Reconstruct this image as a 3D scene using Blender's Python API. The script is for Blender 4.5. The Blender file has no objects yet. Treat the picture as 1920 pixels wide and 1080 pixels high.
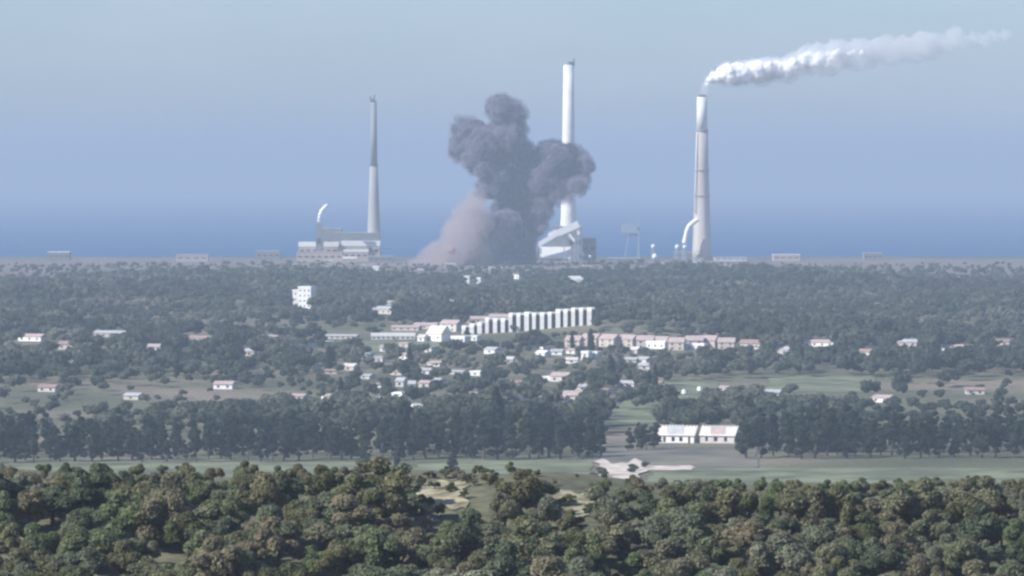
import bpy, math, random
import numpy as np

R = math.radians
sc = bpy.context.scene
C = sc.collection

# ------------------------------------------------------------------ camera, world, sun, exposure
FPX = 8340.0          # focal length in pixels of the 1920 px wide photograph
CAMZ = 101.0          # the viewer stands on a hilltop
HY = 348.0            # pixel row of eye level; the sea ends 24 rows lower, at the 35 km horizon
cam_d = bpy.data.cameras.new('camera')
cam = bpy.data.objects.new('camera', cam_d); C.objects.link(cam)
cam_d.sensor_width = 36.0
cam_d.lens = 36.0 * FPX / 1920.0
cam_d.clip_start = 1.0
cam_d.clip_end = 200000.0
cam.location = (0, 0, CAMZ)
cam.rotation_euler = (R(90) - math.atan((540 - HY) / FPX), 0, 0)
sc.camera = cam

SUN_EL, SUN_AZ = 36.0, -115.0     # azimuth clockwise from +Y (view direction)
w = bpy.data.worlds.new('World'); sc.world = w; w.use_nodes = True
nt = w.node_tree
sky = nt.nodes.new('ShaderNodeTexSky'); sky.sky_type = 'NISHITA'; sky.sun_disc = False
sky.sun_elevation = R(SUN_EL); sky.sun_rotation = R(SUN_AZ)
sky.air_density = 1.0; sky.dust_density = 0.6; sky.ozone_density = 2.0
tint = nt.nodes.new('ShaderNodeVectorMath'); tint.operation = 'MULTIPLY'; tint.inputs[1].default_value = (0.76, 0.88, 1.17)
nt.links.new(sky.outputs[0], tint.inputs[0])
wtc = nt.nodes.new('ShaderNodeTexCoord'); wmp = nt.nodes.new('ShaderNodeMapping'); wmp.inputs['Scale'].default_value = (9, 9, 34); wmp.inputs['Rotation'].default_value = (0, R(12), 0)
wn = nt.nodes.new('ShaderNodeTexNoise'); wn.inputs['Scale'].default_value = 1.6; wn.inputs['Detail'].default_value = 6; wn.inputs['Roughness'].default_value = 0.6
wr = nt.nodes.new('ShaderNodeMapRange'); wr.inputs[1].default_value = 0.4; wr.inputs[2].default_value = 0.75; wr.inputs[3].default_value = 0.0; wr.inputs[4].default_value = 0.30
wm = nt.nodes.new('ShaderNodeMix'); wm.data_type = 'RGBA'; wm.inputs['B'].default_value = (6.2, 6.2, 7.2, 1)
nt.links.new(wtc.outputs['Generated'], wmp.inputs[0]); nt.links.new(wmp.outputs[0], wn.inputs[0]); nt.links.new(wn.outputs[0], wr.inputs[0])
nt.links.new(wr.outputs[0], wm.inputs['Factor']); nt.links.new(tint.outputs[0], wm.inputs['A']); nt.links.new(wm.outputs['Result'], nt.nodes['Background'].inputs[0])
nt.nodes['Background'].inputs[1].default_value = 0.062
sd = bpy.data.lights.new('sun', 'SUN'); so = bpy.data.objects.new('sun', sd); C.objects.link(so)
sd.energy = 3.7; sd.angle = R(0.5); sd.color = (1.0, 0.955, 0.89)
el, az = R(SUN_EL), R(SUN_AZ)
from mathutils import Vector
tosun = Vector((math.sin(az) * math.cos(el), math.cos(az) * math.cos(el), math.sin(el)))
so.rotation_euler = tosun.to_track_quat('Z', 'Y').to_euler()
so.location = (0, 0, 400)
sc.view_settings.view_transform = 'Standard'; sc.view_settings.look = 'None'
sc.view_settings.gamma = 1.0; sc.view_settings.use_curve_mapping = False
sc.view_settings.exposure = 1.12
sc.render.engine = 'CYCLES'
cy = sc.cycles
cy.use_denoising = True
cy.max_bounces = 6; cy.diffuse_bounces = 2; cy.glossy_bounces = 2; cy.volume_bounces = 2
cy.transparent_max_bounces = 12
cy.pixel_filter_type = 'BLACKMAN_HARRIS'; cy.filter_width = 2.6
HAZE_K = 1.15e-4

# ------------------------------------------------------------------ materials
def _nodes(name):
    m = bpy.data.materials.new(name); m.use_nodes = True
    return m, m.node_tree, m.node_tree.nodes['Principled BSDF']

def plain(name, col, rough=0.85, var=0.12, scale=0.6, spec=0.25, streak=None):
    """base colour mottled by noise in object space: weathering"""
    m, t, b = _nodes(name)
    tc = t.nodes.new('ShaderNodeTexCoord'); mp = t.nodes.new('ShaderNodeMapping')
    if streak: mp.inputs['Scale'].default_value = streak
    n = t.nodes.new('ShaderNodeTexNoise'); n.inputs['Scale'].default_value = scale; n.inputs['Detail'].default_value = 5
    r = t.nodes.new('ShaderNodeValToRGB')
    r.color_ramp.elements[0].position = 0.3; r.color_ramp.elements[1].position = 0.7
    r.color_ramp.elements[0].color = tuple(c * (1 - var * 1.6) for c in col) + (1,)
    r.color_ramp.elements[1].color = tuple(min(1, c * (1 + var)) for c in col) + (1,)
    t.links.new(tc.outputs['Object'], mp.inputs[0]); t.links.new(mp.outputs[0], n.inputs[0])
    t.links.new(n.outputs[0], r.inputs[0]); t.links.new(r.outputs[0], b.inputs['Base Color'])
    b.inputs['Roughness'].default_value = rough; b.inputs['Specular IOR Level'].default_value = spec
    return m

def foliage(name, cols, scale=0.5, dark=0.6, world=False):
    """leaf colours: one tint per tree (object random) times patchy light and dark leaf masses"""
    m, t, b = _nodes(name)
    oi = t.nodes.new('ShaderNodeObjectInfo')
    r = t.nodes.new('ShaderNodeValToRGB'); e = r.color_ramp.elements
    while len(e) < len(cols): e.new(0.5)
    for i, c in enumerate(cols):
        e[i].position = (i + 0.0) / (len(cols) - 1); e[i].color = tuple(c) + (1,)
    tc = t.nodes.new('ShaderNodeTexCoord')
    if world:
        g = t.nodes.new('ShaderNodeNewGeometry')
        n2 = t.nodes.new('ShaderNodeTexNoise'); n2.inputs['Scale'].default_value = world; n2.inputs['Detail'].default_value = 3
        mr = t.nodes.new('ShaderNodeMapRange'); mr.inputs[1].default_value = 0.32; mr.inputs[2].default_value = 0.68
        t.links.new(g.outputs['Position'], n2.inputs[0]); t.links.new(n2.outputs[0], mr.inputs[0])
        t.links.new(mr.outputs[0], r.inputs[0])
    else:
        t.links.new(oi.outputs['Random'], r.inputs[0])
    n = t.nodes.new('ShaderNodeTexNoise'); n.inputs['Scale'].default_value = scale; n.inputs['Detail'].default_value = 3
    mr = t.nodes.new('ShaderNodeMapRange'); mr.inputs[1].default_value = 0.3; mr.inputs[2].default_value = 0.7
    mr.inputs[3].default_value = dark; mr.inputs[4].default_value = 1.25
    mx = t.nodes.new('ShaderNodeVectorMath'); mx.operation = 'SCALE'
    t.links.new(tc.outputs['Object'], n.inputs[0]); t.links.new(n.outputs[0], mr.inputs[0])
    t.links.new(r.outputs[0], mx.inputs[0]); t.links.new(mr.outputs[0], mx.inputs['Scale'])
    t.links.new(mx.outputs[0], b.inputs['Base Color'])
    b.inputs['Roughness'].default_value = 0.75; b.inputs['Specular IOR Level'].default_value = 0.2
    tl = t.nodes.new('ShaderNodeBsdfTranslucent'); ms = t.nodes.new('ShaderNodeMixShader'); ms.inputs[0].default_value = 0.35
    gn = t.nodes.new('ShaderNodeVectorMath'); gn.operation = 'SCALE'; gn.inputs['Scale'].default_value = 1.6
    t.links.new(mx.outputs[0], gn.inputs[0]); t.links.new(gn.outputs[0], tl.inputs[0])
    t.links.new(b.outputs[0], ms.inputs[1]); t.links.new(tl.outputs[0], ms.inputs[2])
    t.links.new(ms.outputs[0], t.nodes['Material Output'].inputs['Surface'])
    return m

M = dict(
    white=plain('white_render', (0.79, 0.78, 0.76), var=0.06, scale=0.4),
    offwhite=plain('offwhite_render', (0.58, 0.55, 0.51), var=0.1, scale=0.3),
    cream=plain('cream_render', (0.50, 0.45, 0.40), var=0.1, scale=0.3),
    pink=plain('pink_tile', (0.42, 0.335, 0.32), var=0.15, scale=0.8),
    redroof=plain('faded_red_tile', (0.31, 0.22, 0.20), var=0.18, scale=0.8),
    greyroof=plain('grey_sheet_roof', (0.40, 0.41, 0.42), var=0.1, scale=0.5),
    whiteroof=plain('white_sheet_roof', (0.80, 0.80, 0.78), var=0.05, scale=0.2, rough=0.6),
    darkwall=plain('shaded_brown_wall', (0.16, 0.14, 0.13), var=0.15),
    shadewall=plain('gap_shade_wall', (0.07, 0.065, 0.07), var=0.15),  # near-black colour stands in for shade between the terrace side walls
    glass=plain('dark_window_glass', (0.03, 0.04, 0.05), rough=0.25, var=0.3, spec=0.5),
    concrete=plain('chimney_concrete', (0.38, 0.37, 0.36), var=0.2, scale=0.05, streak=(1, 1, 0.12)),
    palecon=plain('pale_chimney_concrete', (0.55, 0.51, 0.47), var=0.2, scale=0.05, streak=(1, 1, 0.12)),
    whitepaint=plain('white_chimney_paint', (0.76, 0.76, 0.75), var=0.12, scale=0.05),
    greypaint=plain('grey_chimney_paint', (0.24, 0.26, 0.27), var=0.08, scale=0.05),
    steel=plain('dark_steel', (0.10, 0.11, 0.12), var=0.2, rough=0.6),
    bluesteel=plain('blue_grey_steel', (0.26, 0.33, 0.42), var=0.1, rough=0.6),
    sheet=plain('white_sheet_cladding', (0.80, 0.81, 0.82), var=0.04, rough=0.55),
    plantgrey=plain('grey_cladding', (0.20, 0.20, 0.21), var=0.12, scale=0.05),
    plantpink=plain('sandy_cladding', (0.46, 0.38, 0.33), var=0.14, scale=0.05),
    bark=plain('bark', (0.10, 0.08, 0.06), var=0.3, scale=4),
    sand=plain('pale_sand', (0.54, 0.48, 0.41), var=0.3, scale=0.12),
    straw=plain('dry_straw_ground', (0.27, 0.25, 0.16), var=0.45, scale=0.35),
    crop=plain('crop_green', (0.145, 0.165, 0.095), var=0.35, scale=0.05),
    fallow=plain('fallow_field', (0.15, 0.145, 0.115), var=0.3, scale=0.03),
    yard=plain('plant_yard', (0.17, 0.145, 0.13), var=0.25, scale=0.02),
    asphalt=plain('asphalt', (0.07, 0.07, 0.07), var=0.2, scale=0.3),
)
M['scrub'] = foliage('scrub_foliage', [(0.105, 0.12, 0.055), (0.185, 0.175, 0.095), (0.13, 0.17, 0.08), (0.21, 0.185, 0.12), (0.17, 0.19, 0.11), (0.09, 0.115, 0.07), (0.23, 0.24, 0.165)], 0.8, 0.55)
M['pine'] = foliage('pine_foliage', [(0.016, 0.032, 0.026), (0.028, 0.047, 0.032), (0.045, 0.062, 0.040), (0.022, 0.040, 0.034)], 0.25, 0.5)
M['broad'] = foliage('broadleaf_foliage', [(0.055, 0.072, 0.045), (0.075, 0.095, 0.055), (0.095, 0.105, 0.07), (0.06, 0.08, 0.05)], 0.3, 0.6)
M['wood'] = foliage('woodland_foliage', [(0.035, 0.050, 0.036), (0.070, 0.085, 0.060), (0.155, 0.158, 0.12)], 0.03, 0.6, world=0.006)

# ------------------------------------------------------------------ mesh helpers
class MB:
    def __init__(s): s.v = []; s.f = []
    def add(s, v, f):
        o = len(s.v); s.v += [tuple(p) for p in v]; s.f += [tuple(i + o for i in q) for q in f]; return s
    def box(s, x0, x1, y0, y1, z0, z1):
        return s.add([(x0, y0, z0), (x1, y0, z0), (x1, y1, z0), (x0, y1, z0), (x0, y0, z1), (x1, y0, z1), (x1, y1, z1), (x0, y1, z1)],
                     [(0, 3, 2, 1), (4, 5, 6, 7), (0, 1, 5, 4), (1, 2, 6, 5), (2, 3, 7, 6), (3, 0, 4, 7)])
    def bar(s, a, b, wd, ht=None):
        a, b = Vector(a), Vector(b); ht = ht or wd
        d = (b - a).normalized(); u = Vector((0, 0, 1)) if abs(d.z) < 0.95 else Vector((0, 1, 0))
        r = d.cross(u).normalized() * wd / 2; q = d.cross(r).normalized() * ht / 2
        v = [a - r - q, a + r - q, a + r + q, a - r + q, b - r - q, b + r - q, b + r + q, b - r + q]
        return s.add(v, [(0, 1, 2, 3), (7, 6, 5, 4), (0, 4, 5, 1), (1, 5, 6, 2), (2, 6, 7, 3), (3, 7, 4, 0)])
    def lathe(s, prof, n=32, cx=0, cy=0, caps=True):
        v = []; f = []
        for r, z in prof:
            for i in range(n):
                a = 2 * math.pi * i / n; v.append((cx + r * math.cos(a), cy + r * math.sin(a), z))
        for k in range(len(prof) - 1):
            for i in range(n):
                j = (i + 1) % n; f.append((k * n + i, k * n + j, (k + 1) * n + j, (k + 1) * n + i))
        if caps:
            f.append(tuple(range(n - 1, -1, -1))); f.append(tuple((len(prof) - 1) * n + i for i in range(n)))
        return s.add(v, f)
    def tube(s, pts, rad, n=10):
        pts = [Vector(p) for p in pts]; v = []; f = []
        rad = rad if isinstance(rad, (list, tuple)) else [rad] * len(pts)
        for k, p in enumerate(pts):
            d = (pts[min(k + 1, len(pts) - 1)] - pts[max(k - 1, 0)]).normalized()
            u = Vector((0, 1, 0)) if abs(d.y) < 0.9 else Vector((1, 0, 0))
            a1 = d.cross(u).normalized(); a2 = d.cross(a1).normalized()
            for i in range(n):
                a = 2 * math.pi * i / n; v.append(p + (a1 * math.cos(a) + a2 * math.sin(a)) * rad[k])
        for k in range(len(pts) - 1):
            for i in range(n):
                j = (i + 1) % n; f.append((k * n + i, k * n + j, (k + 1) * n + j, (k + 1) * n + i))
        f.append(tuple(range(n))); f.append(tuple((len(pts) - 1) * n + i for i in range(n - 1, -1, -1)))
        return s.add(v, f)
    def gable(s, x0, x1, y0, y1, z0, z1, over=0.4, th=0.25):
        """pitched roof solid, ridge along x"""
        x0 -= over; x1 += over; y0 -= over; y1 += over; ym = (y0 + y1) / 2
        return s.add([(x0, y0, z0), (x1, y0, z0), (x1, y1, z0), (x0, y1, z0), (x0, y0, z0 + th), (x1, y0, z0 + th), (x1, y1, z0 + th), (x0, y1, z0 + th), (x0, ym, z1), (x1, ym, z1)],
                     [(0, 3, 2, 1), (0, 1, 5, 4), (2, 3, 7, 6), (4, 5, 9, 8), (6, 7, 8, 9), (1, 2, 6, 9, 5), (3, 0, 4, 8, 7)])
    def mesh(s, name, mat):
        me = bpy.data.meshes.new(name); me.from_pydata(s.v, [], s.f); me.update()
        if mat: me.materials.append(mat)
        return me
    def build(s, name, mat, parent=None, smooth=False):
        me = s.mesh(name, mat)
        if smooth: me.polygons.foreach_set('use_smooth', [True] * len(me.polygons))
        o = bpy.data.objects.new(name, me); C.objects.link(o)
        if parent: o.parent = parent
        return o

def tag(o, label=None, cat=None, group=None, kind=None):
    if label: o['label'] = label
    if cat: o['category'] = cat
    if group: o['group'] = group
    if kind: o['kind'] = kind
    return o

def thing(name, label, cat, loc, rz=0, group=None):
    o = bpy.data.objects.new(name, None); C.objects.link(o)
    o.location = loc; o.rotation_euler = (0, 0, rz); o.empty_display_size = 1
    return tag(o, label, cat, group)

def nparray_mesh(name, V, F, mat):
    me = bpy.data.meshes.new(name)
    nf = len(F); k = F.shape[1]
    me.vertices.add(len(V)); me.vertices.foreach_set('co', V.astype(np.float32).ravel())
    me.loops.add(nf * k); me.loops.foreach_set('vertex_index', F.astype(np.int32).ravel())
    me.polygons.add(nf); me.polygons.foreach_set('loop_start', np.arange(0, nf * k, k, dtype=np.int32))
    me.update(calc_edges=True); me.materials.append(mat)
    return me

# ------------------------------------------------------------------ terrain
PROF = [(-6000, 20), (-800, 40), (-150, 78), (0, 83.2), (30, 82.5), (150, 62), (300, 43), (400, 38.5), (455, 40.0), (470, 42.2), (500, 46.6), (530, 50.6), (545, 51.3), (565, 49), (640, 38), (850, 5),
        (1050, -14), (1300, -20), (2200, -20), (3000, -8), (4500, 0), (5000, 1), (6330, 2), (6400, 0.5), (6460, -8)]
PX = np.array([p[0] for p in PROF], float); PZ = np.array([p[1] for p in PROF], float)
PZ = PZ + 16 - 24 / FPX * np.clip(PX, 0, 6330)
def ss(a, b, x): t = np.clip((x - a) / (b - a), 0, 1); return t * t * (3 - 2 * t)
def H(x, y):
    x = np.asarray(x, float); y = np.asarray(y, float)
    z = (np.interp(y - 6, PX, PZ) + np.interp(y, PX, PZ) + np.interp(y + 6, PX, PZ)) / 3
    near = 1 - ss(700, 1100, np.abs(y))
    z = z + near * (0.5 * np.sin(x * 0.11 + y * 0.05) + 0.35 * np.sin(x * 0.27 - y * 0.13 + 1.3)) * ss(100, 300, y)
    # crest falls away a little to the right, and the plateau rolls
    z = z - near * ss(300, 470, y) * 1.2 * ss(5, 40, x)
    z = z + (1 - near) * ss(900, 1400, y) * (1 - ss(4200, 5000, y)) * 1.3 * np.sin(x * 0.006 + 0.5) * np.sin(y * 0.0045)
    z = z + 9.3 * np.exp(-((x - 75) / 62) ** 2 - ((y - 3025) / 80) ** 2)
    return z
def h(x, y): return float(H(x, y))

YS = np.concatenate([np.arange(-6000, -200, 400), np.arange(-200, 400, 25), np.arange(400, 620, 4), np.arange(620, 1200, 20), np.arange(1200, 6300, 40), np.arange(6300, 6480, 12)])
xs = np.concatenate([-np.geomspace(9000, 90, 34), np.arange(-86, 87, 4), np.geomspace(90, 9000, 34)])
gx, gy = np.meshgrid(xs, YS)
V = np.stack([gx, gy, H(gx, gy)], -1).reshape(-1, 3)
nx = len(xs); ny = len(YS)
ii = (np.arange(ny - 1)[:, None] * nx + np.arange(nx - 1)[None]).ravel()
F = np.stack([ii, ii + 1, ii + nx + 1, ii + nx], -1)

gm, t, b = _nodes('earth_and_grass')
g = t.nodes.new('ShaderNodeNewGeometry')
n1 = t.nodes.new('ShaderNodeTexNoise'); n1.inputs['Scale'].default_value = 0.008; n1.inputs['Detail'].default_value = 6
n2 = t.nodes.new('ShaderNodeTexNoise'); n2.inputs['Scale'].default_value = 0.5; n2.inputs['Detail'].default_value = 6
r = t.nodes.new('ShaderNodeValToRGB'); e = r.color_ramp.elements
e[0].position = 0.35; e[0].color = (0.085, 0.095, 0.060, 1); e[1].position = 0.68; e[1].color = (0.21, 0.18, 0.14, 1)
x2 = e.new(0.5); x2.color = (0.13, 0.13, 0.085, 1)
mr = t.nodes.new('ShaderNodeMapRange'); mr.inputs[1].default_value = 0.3; mr.inputs[2].default_value = 0.7; mr.inputs[3].default_value = 0.65; mr.inputs[4].default_value = 1.25
mx = t.nodes.new('ShaderNodeVectorMath'); mx.operation = 'SCALE'
t.links.new(g.outputs['Position'], n1.inputs[0]); t.links.new(g.outputs['Position'], n2.inputs[0])
t.links.new(n1.outputs[0], r.inputs[0]); t.links.new(n2.outputs[0], mr.inputs[0])
t.links.new(r.outputs[0], mx.inputs[0]); t.links.new(mr.outputs[0], mx.inputs['Scale'])
t.links.new(mx.outputs[0], b.inputs['Base Color']); b.inputs['Roughness'].default_value = 0.95; b.inputs['Specular IOR Level'].default_value = 0.1
o = bpy.data.objects.new('ground', nparray_mesh('ground', V, F, gm)); C.objects.link(o); tag(o, kind='structure')
o.data.polygons.foreach_set('use_smooth', [True] * len(o.data.polygons))

sm, t, b = _nodes('sea_water')
g = t.nodes.new('ShaderNodeNewGeometry')
n1 = t.nodes.new('ShaderNodeTexNoise'); n1.inputs['Scale'].default_value = 0.0006; n1.inputs['Detail'].default_value = 5
r = t.nodes.new('ShaderNodeValToRGB'); e = r.color_ramp.elements
e[0].position = 0.35; e[0].color = (0.008, 0.075, 0.20, 1); e[1].position = 0.7; e[1].color = (0.014, 0.095, 0.225, 1)
nb = t.nodes.new('ShaderNodeTexNoise'); nb.inputs['Scale'].default_value = 0.02; nb.inputs['Detail'].default_value = 6
bp = t.nodes.new('ShaderNodeBump'); bp.inputs['Strength'].default_value = 0.8; bp.inputs['Distance'].default_value = 6
t.links.new(g.outputs['Position'], n1.inputs[0]); t.links.new(n1.outputs[0], r.inputs[0]); t.links.new(r.outputs[0], b.inputs['Base Color'])
t.links.new(g.outputs['Position'], nb.inputs[0]); t.links.new(nb.outputs[0], bp.inputs['Height']); t.links.new(bp.outputs[0], b.inputs['Normal'])
b.inputs['Roughness'].default_value = 0.55; b.inputs['Specular IOR Level'].default_value = 0.12
tag(MB().add([(-26000, 6350, -2.5), (26000, 6350, -2.5), (26000, 36000, -2.5), (-26000, 36000, -2.5)], [(0, 1, 2, 3)]).build('sea', sm), kind='structure')

# pixel (of the 1920 x 1080 photograph) -> place on the ground
_dd = np.arange(1150, 6400, 4.0)
def gd(px, py):
    x = (px - 960) / FPX * _dd
    yy = HY + (CAMZ - H(x, _dd)) / _dd * FPX
    k = int(np.argmin(np.abs(yy - py))); d = float(_dd[k])
    return (px - 960) / FPX * d, d, h((px - 960) / FPX * d, d)
def ppx(x, y, z): return 960 + x / y * FPX, HY + (CAMZ - z) / y * FPX
def at(px, py, d): return (px - 960) / FPX * d, d, CAMZ - (py - HY) / FPX * d

def sheet(name, corners, mat, kind='structure', off=0.22, n=24, near=False, edge=0.0, seed=0):
    """a patch of ground cover laid over the terrain; corners = 4 ground points (x, y)"""
    rr = random.Random(seed); v = []; f = []
    (ax, ay), (bx, by), (cx, cy_), (dx, dy) = corners
    ph = [rr.uniform(0, 6.28) for _ in range(8)]
    for j in range(n + 1):
        for i in range(n + 1):
            u, w_ = i / n, j / n
            # wavy outline
            u2 = u + edge * (math.sin(w_ * 9 + ph[0]) + 0.6 * math.sin(w_ * 23 + ph[1])) * abs(2 * u - 1)
            w2 = w_ + edge * (math.sin(u * 8 + ph[2]) + 0.6 * math.sin(u * 19 + ph[3])) * abs(2 * w_ - 1)
            x = (ax * (1 - u2) + bx * u2) * (1 - w2) + (dx * (1 - u2) + cx * u2) * w2
            y = (ay * (1 - u2) + by * u2) * (1 - w2) + (dy * (1 - u2) + cy_ * u2) * w2
            v.append((x, y, h(x, y) + off))
    for j in range(n):
        for i in range(n):
            a = j * (n + 1) + i; f.append((a, a + 1, a + n + 2, a + n + 1))
    return tag(MB().add(v, f).build(name, mat, smooth=True), kind=kind)
def psheet(name, x0, x1, y0, y1, mat, off=0.25, skew=0, **k):
    a = gd(x0, y1); b_ = gd(x1, y1); c = gd(x1 + skew, y0); d = gd(x0 + skew, y0)
    return sheet(name, [a[:2], b_[:2], c[:2], d[:2]], mat, off=off, **k)

psheet('field', 780, 1110, 864, 902, M['crop'], seed=1, edge=0.01)
psheet('field', -60, 760, 868, 930, M['crop'], seed=11, edge=0.01)
psheet('field', 1130, 1420, 838, 880, M['fallow'], seed=2, edge=0.01)
psheet('field', 1215, 1980, 880, 925, M['crop'], off=0.3, seed=3, edge=0.01)
psheet('field', 1245, 1345, 712, 752, M['crop'], seed=4, edge=0.04)
psheet('field', 640, 830, 640, 662, M['crop'], seed=5, edge=0.02)
psheet('field', 1130, 1235, 750, 800, M['crop'], seed=6, edge=0.02)
psheet('field', 1440, 1640, 706, 736, M['crop'], seed=7, edge=0.02)
psheet('dirt_clearing', 1112, 1200, 868, 916, M['sand'], off=0.5, skew=10, seed=8, edge=0.09)
psheet('dirt_track', 1195, 1300, 876, 884, M['sand'], off=0.55, seed=9, edge=0.03)
psheet('plant_yard', -200, 2100, 486, 516, M['yard'], seed=10)
# dry clearings on the crest of the near hill
def near_sheet(px0, px1, d0, d1, mat, seed):
    sheet('dry_clearing', [((px0 - 960) / FPX * d0, d0), ((px1 - 960) / FPX * d0, d0), ((px1 - 960) / FPX * d1, d1), ((px0 - 960) / FPX * d1, d1)], mat, off=0.12, edge=0.06, seed=seed, n=40)
near_sheet(770, 872, 516, 535, M['straw'], 21)
near_sheet(1035, 1120, 510, 526, M['straw'], 22)

# ------------------------------------------------------------------ trees
def leaf_cloud(rng, lobes, n, size, squash=0.8, core=0.78, droop=0.0):
    """leaf clumps spread over and through lobes (cx, cy, cz, r); returns V, F"""
    L = np.array(lobes, float); wts = L[:, 3] ** 2; wts /= wts.sum()
    idx = rng.choice(len(L), n, p=wts)
    d = rng.normal(size=(n, 3)); d /= np.linalg.norm(d, axis=1)[:, None]
    d[:, 2] = np.where(d[:, 2] < -0.35, -d[:, 2], d[:, 2])
    rad = L[idx, 3] * (0.72 + 0.36 * rng.random(n) ** 0.8)
    P = L[idx, :3] + d * rad[:, None] * np.array([1, 1, squash])
    nrm = d + rng.normal(size=(n, 3)) * 0.75; nrm /= np.linalg.norm(nrm, axis=1)[:, None]
    u = np.cross(nrm, rng.normal(size=(n, 3))); u /= np.linalg.norm(u, axis=1)[:, None]
    w_ = np.cross(nrm, u)
    s = size * (0.5 + rng.random(n))[:, None]
    V = np.concatenate([P - u * s - w_ * s * .55, P + u * s - w_ * s * .55 + nrm * s * .2, P + u * s * .8 + w_ * s * .6, P - u * s * .8 + w_ * s * .6 + nrm * s * .25], 1).reshape(-1, 3)
    F = np.arange(4 * n).reshape(-1, 4)
    if core:
        vs = [V]; fs = [F]; off = len(V)
        for cx, cy_, cz, r_ in L:
            a, b_ = 7, 5
            v = []
            for j in range(b_ + 1):
                for i in range(a):
                    th = math.pi * j / b_; ph = 2 * math.pi * i / a
                    q = r_ * core * (0.85 + 0.3 * rng.random()) if 0 < j < b_ else r_ * core
                    v.append((cx + q * math.sin(th) * math.cos(ph), cy_ + q * math.sin(th) * math.sin(ph), cz + q * squash * math.cos(th)))
            f = [(off + j * a + i, off + (j + 1) * a + i, off + (j + 1) * a + (i + 1) % a, off + j * a + (i + 1) % a) for j in range(b_) for i in range(a)]
            vs.append(np.array(v)); fs.append(np.array(f)); off += a * (b_ + 1)
        V = np.concatenate(vs); F = np.concatenate(fs)
    return V, F

def trunk_mesh(rng, hh, r0, name='trunk', lean=0.1, limbs=3, spread=0.3):
    m = MB(); lx, ly = rng.normal(size=2) * lean * hh * 0.3
    m.tube([(0, 0, -0.6), (lx * .3, ly * .3, hh * .35), (lx, ly, hh * .75)], [r0 * 1.2, r0 * .85, r0 * .4], 7)
    for k in range(limbs):
        a = rng.random() * 6.28; q = spread * hh * (0.7 + .6 * rng.random())
        m.tube([(lx * .3, ly * .3, hh * .33), (lx * .4 + q * .5 * math.cos(a), ly * .4 + q * .5 * math.sin(a), hh * .5), (q * math.cos(a), q * math.sin(a), hh * .72)], [r0 * .6, r0 * .4, r0 * .2], 6)
    return m.mesh(name, M['bark'])

def protos(kind, count, seed):
    out = []
    for q in range(count):
        rng = np.random.default_rng(seed + q)
        if kind == 'scrub':      # unit: about 4.2 m high, 4.6 m wide
            nl = rng.integers(11, 18)
            lobes = [(rng.normal() * .3, rng.normal() * .3, 1.9, 1.0)]
            ang = rng.random() * 6.28; el_ = 0.6 + rng.random() * .8
            for k in range(nl):
                a = rng.random() * 6.28; rr = 2.0 * rng.random() ** .6
                px_, py_ = rr * math.cos(a), rr * math.sin(a) * el_
                lobes.append((px_ * math.cos(ang) - py_ * math.sin(ang), px_ * math.sin(ang) + py_ * math.cos(ang), 0.7 + (rng.random() ** .8) * 3.0 * (1 - rr / 3.6), 0.32 + rng.random() * 0.5))
            V, F = leaf_cloud(rng, lobes, 4200, 0.095, 0.9, 0.7)
            tm = trunk_mesh(rng, 2.6, 0.16)
        elif kind == 'pine':     # about 18 m
            lobes = []
            top = 13 + rng.random() * 4
            for k in range(rng.integers(16, 24)):
                tt = rng.random(); zz = 2.0 + tt * (top - 2.5)
                sp = 2.9 * math.sqrt(max(.05, 1 - tt ** 2.2)) * rng.random() ** .5; a = rng.random() * 6.28
                lobes.append((sp * math.cos(a), sp * math.sin(a), zz, (0.8 + 1.0 * rng.random()) * (1 - .35 * tt)))
            lobes.append((0, 0, top * .45, 2.0)); lobes.append((0, 0, top * .7, 1.6))
            V, F = leaf_cloud(rng, lobes, 3000, 0.27, 1.05, 0.7)
            tm = trunk_mesh(rng, 15, 0.35, lean=.05, spread=.12)
        elif kind == 'broad':    # about 9 m
            lobes = [(0, 0, 5.4, 2.6)]
            for k in range(rng.integers(6, 10)):
                a = rng.random() * 6.28; rr = 1.4 + rng.random() * 1.8
                lobes.append((rr * math.cos(a), rr * math.sin(a), 3.2 + rng.random() * 4.0 - rr * .2, 1.1 + rng.random() * 1.1))
            V, F = leaf_cloud(rng, lobes, 1300, 0.32, 0.85, 0.74)
            tm = trunk_mesh(rng, 5.5, 0.28)
        elif kind == 'cypress':  # 14 m, narrow
            lobes = [(0.15 * rng.normal(), 0.15 * rng.normal(), 1.8 + k * 1.25, (1.25 if k < 6 else 1.25 - (k - 6) * 0.22)) for k in range(10)]
            V, F = leaf_cloud(rng, lobes, 900, 0.26, 1.3, 0.8)
            tm = trunk_mesh(rng, 4, 0.2, lean=.02, limbs=0)
        cm = nparray_mesh('crown', V, F, M['pine' if kind == 'cypress' else kind])
        out.append((cm, tm))
    return out

rnd = random.Random(5)
PR = {'scrub': protos('scrub', 9, 100), 'pine': protos('pine', 9, 200), 'broad': protos('broad', 6, 300), 'cypress': protos('cypress', 2, 400)}
TOPN = {'scrub': 'scrub_tree', 'pine': 'pine_tree', 'broad': 'broadleaf_tree', 'cypress': 'cypress_tree'}
def tree(kind, x, y, s, rz, label, group, q, sx=1.0, cat='tree'):
    o = bpy.data.objects.new(TOPN[kind], None); C.objects.link(o); o.empty_display_size = 1
    o.location = (x, y, h(x, y)); o.rotation_euler = (rnd.uniform(-.1, .1), rnd.uniform(-.1, .1), rz); o.scale = (s * sx * rnd.uniform(.85, 1.15), s * sx * rnd.uniform(.85, 1.15), s * (rnd.uniform(.85, 1.2) if kind == 'scrub' else 1))
    tag(o, label, cat, group)
    cm, tm = PR[kind][q % len(PR[kind])]
    for nm, me in (('crown', cm), ('trunk', tm)):
        c = bpy.data.objects.new(nm, me); C.objects.link(c); c.parent = o
    return o
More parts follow.
